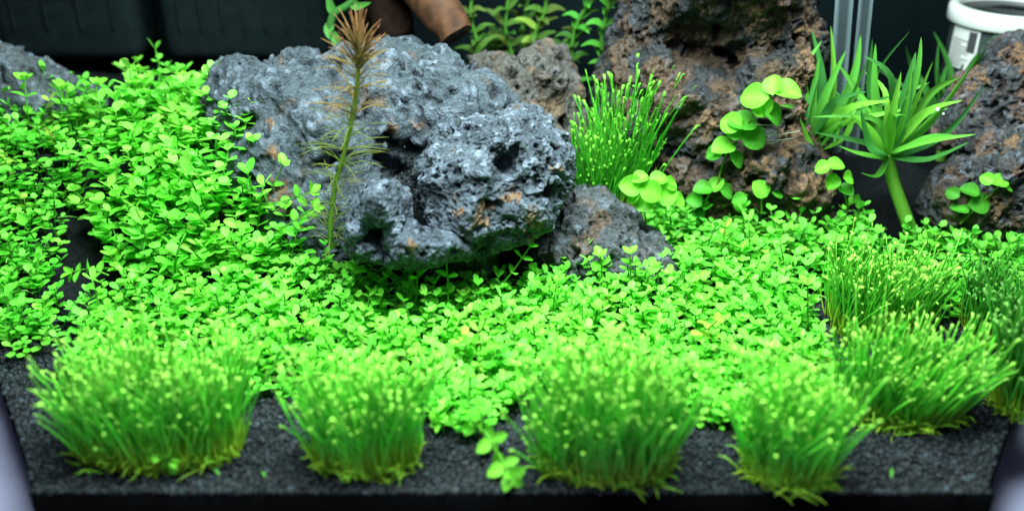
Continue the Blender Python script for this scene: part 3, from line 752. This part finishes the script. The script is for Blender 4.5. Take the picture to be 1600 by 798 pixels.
for (a, b) in [((1180,195,14.8),(1225,190,14.9)),((1170,212,14.9),(1250,205,15)),((1180,218,14.9),(1240,216,15.1)),((1150,226,15),(1215,222,15.2)),((1190,200,14.8),(1215,205,15))]:
    q = smooth_path(np.array([P(*a), (P(*a) + P(*b)) / 2 - [0, 0, .08], P(*b)]) - P(1120,290,15.2), 6)
    v, f = tubes(q[None], np.full((1, 6), .022), 4); link('root', mesh_np('root', v, f, np.broadcast_to(np.array([.45,.5,.42]), (len(v), 3))), BLADE, o)
round_plant('cluster of pale round leaves beside the tall hair tuft, before the pillar rock',
   [(1010,350,13.6),(1005,320,13.6),(1000,292,13.6)],
   [(985,290,13.2,19,n_fr,0),(1000,278,13.3,14,n_up,0),(1018,300,13.1,20,n_fr,0),(1030,280,13.7,16,n_up,0),(1048,287,13.8,14,n_r,0),(1042,304,13.5,20,n_fr,0),(1008,318,13.2,17,n_l,0),(1060,312,13.7,15,n_r,0),(990,308,13.2,12,n_l,0),(1028,322,13.3,15,n_up,1)])
round_plant('low round leaves half hidden in the carpet below the climbing sprig',
   [(1100,330,15.2),(1105,310,15.2),(1112,295,15.2)],
   [(1098,295,15.1,16,n_up,1),(1120,288,15.2,14,n_l,0),(1135,300,15,15,n_r,1),(1160,300,15,12,n_up,0),(1085,312,15,14,n_fr,1)])
round_plant('few broad upright leaves in the carpet at the base of the pillar rock',
   [(1190,330,14.5),(1190,310,14.5),(1190,300,14.5)],
   [(1188,295,14.4,16,n_fr,0),(1215,300,14.6,13,n_r,1),(1155,312,14.6,13,n_l,1),(1245,305,14.8,12,n_up,0)])
round_plant('small upright sprig with pale leaves left of the thick star-leaved stem',
   [(1325,325,14.5),(1318,300,14.3),(1300,272,14),(1296,262,14)],
   [(1285,262,13.9,13,n_l,0),(1306,258,13.9,15,n_up,0),(1300,284,13.9,14,n_fr,0),(1326,278,14,13,n_r,0),(1322,297,14.1,14,n_up,1),(1340,315,14.4,12,n_r,1)])
round_plant('leaning sprig with olive leaves before the layered rock at the right',
   [(1500,350,13.8),(1530,320,13.7),(1560,292,13.6)],
   [(1542,280,13.6,12,n_l,0),(1560,284,13.5,16,n_up,0),(1575,290,13.5,13,n_r,0),(1515,298,13.8,16,n_up,1),(1488,302,13.9,12,n_l,1),(1530,318,13.6,18,n_fr,1),(1500,325,13.7,15,n_up,1)])

# ------------------------------------------------------------------ feathery stem plant in front of the slab
def ribbon(pts, wmax, nrm, peak=.35, fold=.12, n=10, pw=.8):
    path = smooth_path(pts, n); t = np.linspace(0, 1, n)
    w = wmax / 2 * np.where(t < peak, (t / peak) ** .5 * .65 + .35, np.clip((1 - t) / (1 - peak), 0, 1) ** pw); w[-1] = .001
    tg = np.gradient(path, axis=0); tg /= np.linalg.norm(tg, axis=1)[:, None]
    nr = np.array(nrm, float)[None] - tg * (tg @ np.array(nrm, float))[:, None]; nr /= np.linalg.norm(nr, axis=1)[:, None] + 1e-9
    sd = np.cross(tg, nr); v = []
    for s in (-1, -.5, 0, .5, 1): v.append(path + sd * (s * w)[:, None] + nr * (abs(s) * w * fold * 2)[:, None])
    v = np.stack(v, 1).reshape(-1, 3); f = []
    for i in range(n - 1):
        for k in range(4): a = i * 5 + k; f.append((a, a + 1, a + 6, a + 5))
    return v, np.array(f)
NEEDLE = leaf_material('needle', trans=.2, rough=.5, spec=.3, var=.25)
spts = [P(519,388,10.2), P(516,350,10.3), P(524,290,10.5), P(540,230,10.6), P(553,170,10.6), P(559,120,10.5), P(561,78,10.4)]
b0_ = spts[0]
fs = thing('feathery_stem_plant', b0_, 'tall thin stem with sparse needle leaves and a reddish brown tuft on top', 'aquatic plant')
path = smooth_path(np.array(spts) - b0_, 40)
r_ = np.linspace(.10, .075, 40); v, f = tubes(path[None], r_[None], 8)
tc_ = np.linspace(0, 1, 40)[:, None]; cst = np.array([.10, .30, .03]) * (1 - tc_) + np.array([.20, .26, .035]) * tc_
link('stem', mesh_np('stem', v, f, np.repeat(cst, 8, 0)), LEAF, fs)
rg = np.random.default_rng(12)
def needle(base, tip, bend, r, c0, c1):
    q = smooth_path(np.array([base, (base + tip) / 2 + bend, tip]), 7)
    v, f = tubes(q[None], (np.array([1, 1, .95, .9, .8, .6, .2]) * r)[None], 4)
    t = np.linspace(0, 1, 7)[:, None]
    link('needle_leaf', mesh_np('needle_leaf', v, f, np.repeat(np.array(c0) * (1 - t) + np.array(c1) * t, 4, 0)), NEEDLE, fs)
for i in range(64):                                   # crown
    k = 39 - int(rg.integers(0, 6)); b_ = path[k]; a = rg.uniform(0, 2 * np.pi); sp = rg.uniform(.05, .95) * (1 + .12 * (39 - k))
    d = np.array([math.cos(a) * sp, math.sin(a) * sp, 1.0]); d /= np.linalg.norm(d); L = rg.uniform(1.0, 1.75)
    needle(b_, b_ + d * L, d * 0 + np.array([0, 0, .12]), .028, (.13, .11, .03), (.14, .055, .022))
lv = 0
for t in np.linspace(.04, .92, 20):                    # whorls down the stem
    k = int(t * 39); b_ = path[k]; m = 7 if t < .35 else 9
    for j in range(m):
        a = rg.uniform(0, 2 * np.pi); up = rg.uniform(-.1, .5) + .5 * max(0, t - .7) * 3
        d = np.array([math.cos(a), math.sin(a) * .9, up]); d /= np.linalg.norm(d); L = rg.uniform(1.0, 1.95) * (.8 if t < .3 else 1)
        cA = (.10, .17, .03) if t < .6 else (.17, .13, .035)
        needle(b_, b_ + d * L, np.array([0, 0, rg.uniform(.05, .3)]), .019, cA, tuple(np.array(cA) * .8 + np.array([.05, .02, 0])))

# ------------------------------------------------------------------ star-leaved plants at the right
def star_plant(label, stem_pts, leaves, r, cols, name='star_leaf_plant', group='long-leaved star plants', stemcol=(.17,.46,.05), extra=16, xl=5.2):
    pts = [P(*q) for q in stem_pts]; base = pts[0]; th = thing(name, base, label, 'aquatic plant', group)
    path = smooth_path(np.array(pts) - base, 16); link('stem', stem_mesh(path, r, r * .85, stemcol, 10), LEAF, th)
    for i, (q0, q1, q2, w, nrm) in enumerate(leaves):
        A, B_, D = P(*q0) - base, P(*q1) - base, P(*q2) - base
        v, f = ribbon(np.array([A, B_, D]), w * .55, nrm, n=14)
        cc = np.array(cols[i % len(cols)])
        link('leaf', mesh_np('leaf', v, f, np.broadcast_to(cc, (len(v), 3))), LEAF, th)
    rs = np.random.default_rng(len(leaves)); top = path[-1]
    for i in range(extra):
        a = rs.uniform(0, 2 * np.pi); el = rs.uniform(.35, 1.4); L = rs.uniform(.6, 1) * xl
        d = np.array([math.cos(a) * math.cos(el), math.sin(a) * math.cos(el), math.sin(el)])
        bend = rs.normal(size=3) * .35 + [0, 0, .3]
        v, f = ribbon(np.array([top, top + d * L * .5 + bend, top + d * L + rs.normal(size=3) * .3]), rs.uniform(.25, .5), (0, -.8, .6), n=12)
        link('leaf', mesh_np('leaf', v, f, np.broadcast_to(np.array(cols[i % len(cols)]) * rs.uniform(.7, 1.1), (len(v), 3))), LEAF, th)
    return th
GC = [(.13,.46,.05),(.09,.36,.045),(.05,.22,.045),(.20,.58,.06),(.06,.28,.06)]
F_ = (0, -1, .3); FL = (-.6, -.8, .3); FR = (.6, -.8, .3); FU = (0, -.4, 1)
star_plant('thick-stemmed plant with a star of long pointed leaves at the right back',
   [(1428,372,14.5),(1412,330,14.7),(1395,280,15),(1387,240,15.2)],
   [((1387,245,15.2),(1372,190,15.6),(1340,142,16),.95,F_),((1388,240,15.2),(1368,150,15.6),(1368,68,16),.8,FL),((1390,235,15.2),(1365,130,16),(1422,48,16.5),.5,FR),
    ((1392,238,15.2),(1425,170,15),(1458,95,15.5),.75,FR),((1390,238,15),(1412,180,14.8),(1428,108,14.6),1.0,F_),((1395,240,15.2),(1460,180,15),(1527,90,14.6),1.15,FR),
    ((1395,242,15),(1450,215,14.2),(1495,212,13.6),.7,FU),((1392,246,15),(1450,250,14),(1515,222,13.2),.8,FU),((1385,245,15),(1355,200,14.2),(1328,178,13.5),.9,FL),
    ((1385,245,15),(1360,225,13.6),(1345,170,13),.8,FL),((1384,248,15),(1340,240,14.6),(1310,228,14.2),.6,FU),((1388,248,15),(1370,275,14.4),(1345,270,14),.5,FU),
    ((1390,235,15.4),(1405,160,16.2),(1440,102,17),.6,F_),((1388,240,14.9),(1392,190,14.2),(1408,112,14),.9,F_),((1395,245,15.3),(1480,205,16),(1540,130,17),.8,FR),
    ((1395,240,15.6),(1450,150,17),(1500,120,18),.9,FR),((1384,240,15.6),(1350,160,17),(1310,100,18),.8,FL)],
   .30, GC)
star_plant('upright bunch of long green leaves beside the pillar rock, behind the glass pipes',
   [(1275,260,17),(1274,235,17),(1273,215,17)],
   [((1272,235,17),(1268,170,17),(1280,88,17.2),.95,F_),((1275,235,17),(1300,140,17.2),(1298,40,17.6),1.1,FR),((1276,238,17),(1315,180,16.6),(1362,80,16.6),.85,FR),
    ((1275,238,16.8),(1310,190,16.2),(1355,125,16),.6,FR),((1278,236,17),(1320,215,16.2),(1340,155,16),.7,FU),((1270,236,17),(1258,190,16.8),(1278,120,17),.7,FL),
    ((1272,236,16.6),(1262,215,16),(1250,185,15.6),.55,FL),((1276,236,17.4),(1330,130,18),(1345,55,18.5),.9,F_),((1280,236,17),(1300,226,16),(1318,180,15.6),.5,FU),
    ((1274,236,17.6),(1285,130,18),(1268,45,18.5),.8,F_)],
   .3, [GC[1],GC[3],GC[1],GC[0],GC[3],GC[2],GC[3],GC[1],GC[0],GC[4]])
star_plant('dim bunch of pointed leaves behind the clear jar at the far right',
   [(1470,250,21.5),(1475,215,21.5),(1478,190,21.5)],
   [((1478,200,21.5),(1500,140,21.5),(1545,62,22),.7,FR),((1478,200,21.5),(1470,140,21.5),(1480,100,22),.8,F_),((1478,200,21.5),(1510,130,21.5),(1530,110,22),.8,FR),((1478,200,21.5),(1450,150,21.5),(1440,120,22),.7,FL),((1478,200,21),(1520,150,20.5),(1545,88,20.5),.6,FR)],
   .25, [(.04,.20,.03)])

# ------------------------------------------------------------------ background stems
def leafy_stem(label, pts, lp, w, seed, cols, step=9, name='background_stem_plant'):
    rg = np.random.default_rng(seed); pp = [P(*q) for q in pts]; base = pp[0]
    th = thing(name, base, label, 'aquatic plant', 'leafy stems in the dim background')
    n = 40; path = smooth_path(np.array(pp) - base, n); link('stem', stem_mesh(path, .11, .08, (.07,.24,.03)), LEAF, th)
    k0 = cmpx(pts[0][2], 60)
    for i, k in enumerate(range(2, n, max(1, step // 2))):
        for s in (0, 1):
            a = i * 1.57 + s * np.pi + rg.normal() * .3
            d = np.array([math.cos(a), math.sin(a) * .8, rg.uniform(-.1, .7)]); L = lp * k0 * rg.uniform(.7, 1.15)
            A = path[k]; D = A + d * L; B_ = (A + D) / 2 + np.array([0, 0, .18])
            v, f = ribbon(np.array([A, B_, D]), w * rg.uniform(.8, 1.2), (0, -.5, .9), n=7)
            cc = np.array(cols[int(rg.integers(len(cols)))]); link('leaf', mesh_np('leaf', v, f, np.broadcast_to(cc, (len(v), 3))), LEAF, th)
BC = [(.035,.12,.018),(.06,.15,.024),(.028,.10,.018),(.075,.13,.024)]
leafy_stem('dim leafy stem just right of the driftwood branch', [(735,120,23),(745,70,23),(735,20,23),(745,-40,23)], 36, .4, 1, BC)
leafy_stem('dim leafy stem drooping olive leaves above the lumpy back rock', [(790,130,24),(800,90,24),(790,40,24),(800,-40,24)], 40, .42, 2, BC)
leafy_stem('yellowish leafy stem in the background, middle of the dim group', [(850,95,23.5),(835,60,23.5),(850,20,23.5),(860,-40,23.5)], 34, .5, 3, [BC[1], BC[3], (.16,.28,.04)])
leafy_stem('arching green stem with leaf bundle left of the pillar rock', [(895,140,22.5),(893,80,22.5),(905,30,22.5),(945,-20,22.5)], 32, .42, 4, [(.05,.26,.03), BC[0]])
leafy_stem('green leafy stem touching the pillar rock near the top of the frame', [(945,110,22),(940,60,22),(950,10,22),(950,-50,22)], 36, .45, 5, [(.06,.28,.03), BC[0]])
leafy_stem('short background stem low behind the lumpy back rock', [(765,110,24.5),(770,85,24.5),(775,60,24.5)], 40, .4, 6, BC)
leafy_stem('loose olive stem bending low left of the pillar rock, tips nearly horizontal', [(880,150,23.5),(872,110,23.5),(880,70,23.4),(915,50,23.2)], 34, .36, 7, BC)
leafy_stem('thin background stem directly above the lumpy back rock peak', [(820,120,25),(815,60,25),(825,0,25),(830,-40,25)], 38, .38, 8, BC)
# curled shoot behind the feathery stem
th = thing('curled_shoot', P(545, 90, 21), 'blurred green curled shoot behind the red top of the feathery stem', 'aquatic plant')
q = smooth_path(np.array([P(545,90,21), P(518,60,21), P(520,25,21), P(548,5,21), P(575,-30,21)]) - P(545,90,21), 20)
link('stem', stem_mesh(q, .22, .16, (.05,.20,.04)), LEAF, th)
for (a, b_, c_) in [((520,50,21),(530,70,20.6),(548,66,20.4)),((522,22,21),(516,8,21),(510,-20,21)),((548,5,21),(560,10,20.8),(580,4,20.6)),((519,35,21),(512,48,20.8),(515,62,20.6))]:
    v, f = ribbon(np.array([P(*a), P(*b_), P(*c_)]) - P(545,90,21), .45, F_, n=8)
    link('leaf', mesh_np('leaf', v, f, np.broadcast_to(np.array([.06,.24,.04]), (len(v), 3))), LEAF, th)

# ------------------------------------------------------------------ driftwood
bp = [P(560,-160,24), P(600,-90,22.5), P(650,-40,21.3), P(680,5,20.4), P(714,56,19.6)]
db = thing('driftwood_branch', bp[0], 'reddish brown driftwood branch with a dark cut end hanging in at the top', 'driftwood')
path = smooth_path(np.array(bp) - bp[0], 36); sd = 28
rad = np.linspace(1.6, .70, 36)[None]; v, f = tubes(path[None], rad, sd, cap=False)
ax = np.repeat(path, sd, 0); dv = v - ax; dv /= np.linalg.norm(dv, axis=1)[:, None]
v = v + dv * (.16 * ridged(np.column_stack([v[:, 0] * 1.2, v[:, 1] * 1.2, v[:, 2] * .5]), 71, 3))[:, None]
link('bark', mesh_np('bark', v, f), WOOD, db)
endv = v[-sd:]; ce = endv.mean(0); tdir = path[-1] - path[-2]; tdir /= np.linalg.norm(tdir)
ring2 = ce + (endv - ce) * .6 + tdir * .06 + rng.normal(size=endv.shape) * .02
vv = np.concatenate([endv * 1.0 + tdir * .003, ring2, (ce - tdir * .02)[None]])
ff = [(i, (i + 1) % sd, sd + (i + 1) % sd) for i in range(sd)] + [(i, sd + (i + 1) % sd, sd + i) for i in range(sd)] + [(sd + i, sd + (i + 1) % sd, 2 * sd) for i in range(sd)]
link('cut_face', mesh_np('cut_face', vv, np.array(ff), smooth=False), WOODEND, db)
bp2 = [P(520,-150,25), P(570,-70,24), P(600,0,23), P(622,62,22.2)]
d2 = thing('driftwood_root', bp2[0], 'darker driftwood root left of the reddish branch', 'driftwood')
path = smooth_path(np.array(bp2) - bp2[0], 30); v, f = tubes(path[None], np.linspace(1.7, .7, 30)[None], 20)
ax = np.repeat(path, 20, 0); dv = v - ax; dv /= np.linalg.norm(dv, axis=1)[:, None]
v = v + dv * (.2 * ridged(v * .9, 75, 3))[:, None]
link('bark', mesh_np('bark', v, f), plain('dark_driftwood', (.010,.006,.004), .9, .05, noise=.5, nscale=1.5, bump=.5), d2)

# ------------------------------------------------------------------ filter boxes
def filter_box(label, x0, x1, y1, Y, ribs, seed):
    a = P(x0, 0, Y); b = P(x1, 0, Y); zb = P((x0 + x1) / 2, y1, Y)[2]; zt = zb + 9
    th = thing('filter_box', ((a[0] + b[0]) / 2, Y, zb), label, 'aquarium filter', 'dark filter boxes at the back')
    w = b[0] - a[0]; bm = box_bm(bmesh.new(), (0, 1.8, (zt - zb) / 2), (w, 3.6, zt - zb), .75, 5)
    link('housing', bm_mesh('housing', bm, True), PLASTIC, th)
    for i in range(ribs):
        x = -w / 2 + 1.1 + (w - 2.2) * i / (ribs - 1)
        link('rib', bm_mesh('rib', box_bm(bmesh.new(), (x, -.06, (zt - zb) / 2 + .5), (.16, .14, zt - zb - 2.2), .05, 2)), PLASTIC, th)
    link('panel', bm_mesh('panel', box_bm(bmesh.new(), (0, -.03, (zt - zb) * .45 + 1.4), (w * .5, .08, (zt - zb) * .5), .03, 2)), plain('filter_panel_' + str(seed), (.011, .013, .015), .3, .4, noise=.3, nscale=1), th)
filter_box('dark translucent filter box at the top left corner', -20, 205, 95, 27, 4, 1)
filter_box('dark filter box right of the corner one, left of the feathery stem', 243, 512, 96, 27, 7, 2)

# ------------------------------------------------------------------ jar with white cap and label
jc = P(1582, 17, 24.5); jr = 2.75
def ring_cyl(name, r0, r1, z0, z1, m, parent, seg=64, rings=None, smooth=True):
    prof = rings or [(r0, z0), (r1, z0), (r1, z1), (r0, z1)]
    an = np.linspace(0, 2 * np.pi, seg, endpoint=False); v = np.array([[r * math.cos(a), r * math.sin(a), z] for r, z in prof for a in an])
    n = len(prof); f = []
    for i in range(n):
        j = (i + 1) % n
        for k in range(seg): k2 = (k + 1) % seg; f.append((i * seg + k, i * seg + k2, j * seg + k2, j * seg + k))
    return link(name, mesh_np(name, v, np.array(f), smooth=smooth), m, parent)
jar = thing('jar', (jc[0], jc[1], jc[2] - 3.6), 'clear jar with a thick white ring cap and a printed label, top right corner', 'jar')
ring_cyl('cap', 0, 0, 0, 0, WHITE, jar, rings=[(jr-.35,3.05),(jr+.08,3.02),(jr+.16,3.12),(jr+.16,3.72),(jr+.06,3.85),(jr-.25,3.88),(jr-.32,3.8),(jr-.34,3.3)])
ring_cyl('dark_insert', 0, 0, 0, 0, PLASTIC, jar, rings=[(.01,3.4),(jr-.35,3.4),(jr-.36,3.6),(.01,3.62)])
ring_cyl('glass_body', 0, 0, 0, 0, CLEAR, jar, rings=[(jr-.25,.15),(jr-.1,.3),(jr-.1,3.2),(jr-.25,3.2),(jr-.3,.3)])
def curved_patch(name, a0, a1, z0, z1, r, th_, m, parent, n=10):
    v = []; 
    for rr in (r, r + th_):
        for z in (z0, z1):
            for a in np.linspace(a0, a1, n): v.append((rr * math.cos(a), rr * math.sin(a), z))
    f = []
    for i in range(n - 1):
        f += [(2*n+i, 2*n+i+1, 3*n+i+1, 3*n+i), (i+1, i, n+i, n+i+1), (n+i, 3*n+i, 3*n+i+1, n+i+1), (i, i+1, 2*n+i+1, 2*n+i)]
    f += [(0, 2*n, 3*n, n), (n-1, 2*n-1, 4*n-1, 3*n-1)]
    return link(name, mesh_np(name, np.array(v), np.array(f), smooth=False), m, parent)
lb = curved_patch('label', R(181), R(218), 1.0, 3.0, jr - .09, .03, LABELM, jar, 14)
for i in range(9):
    z = 1.12 + i * .15
    curved_patch('print_line', R(184), R(184 + [24, 20, 26, 17, 25, 22, 27, 14, 23][i]), z, z + .05, jr - .058, .008, PRINT, lb, 8)
curved_patch('print_box', R(206), R(215.5), 1.85, 2.85, jr - .058, .008, PRINT, lb, 8)

# ------------------------------------------------------------------ glass pipes
def pipe(label, pa, pb, r):
    th = thing('glass_pipe', P(*pa), label, 'glass pipe', 'vertical glass pipes')
    q = smooth_path(np.array([P(*pa), (P(*pa) + P(*pb)) / 2, P(*pb)]) - P(*pa), 10)
    v, f = tubes(q[None], np.full((1, 10), r), 20, cap=True); link('tube', mesh_np('tube', v, f), PIPE, th)
pipe('left of two upright glass pipes beside the pillar rock', (1302,235,19), (1326,-90,19), .38)
pipe('right of two upright glass pipes, before the black back', (1330,240,19.4), (1362,-90,19.4), .3)

# ------------------------------------------------------------------ small things
BUB = glass_mat('bubble', (.9, .95, 1), .5, .03)
for i, (px, py, Y, r) in enumerate([(1465,171,13.6,.08),(1474,178,13.6,.05)]):
    bm = bmesh.new(); bmesh.ops.create_icosphere(bm, subdivisions=3, radius=r); o = link('air_bubble', bm_mesh('air_bubble', bm, True), BUB); o.location = P(px, py, Y)
    tag(o, ['bright air bubble caught on the star-leaved plant', 'smaller clear air bubble right of the bright one on the star-leaved plant'][i], 'bubble', 'air bubbles')

for (px, py, ln, lab) in [(343,742,.45,'loose green leaf fragment on the gravel right of the front left tuft'),(415,745,.3,'tiny leaf fragment on the gravel left of the second front tuft'),(1392,746,.5,'loose green fragment on the bare gravel at the front right')]:
    rg = np.random.default_rng(px); b_ = G(px, py, .1); a = rg.uniform(0, 3)
    v, f = ribbon(np.array([[0, 0, 0], [math.cos(a) * ln * .5, math.sin(a) * ln * .5, .1], [math.cos(a) * ln, math.sin(a) * ln, .02]]), .13, (0, 0, 1), n=6)
    o = link('leaf_fragment', mesh_np('leaf_fragment', v, f, np.broadcast_to(np.array([.08, .3, .04]), (len(v), 3))), LEAF); o.location = b_
    tag(o, lab, 'leaf fragment')
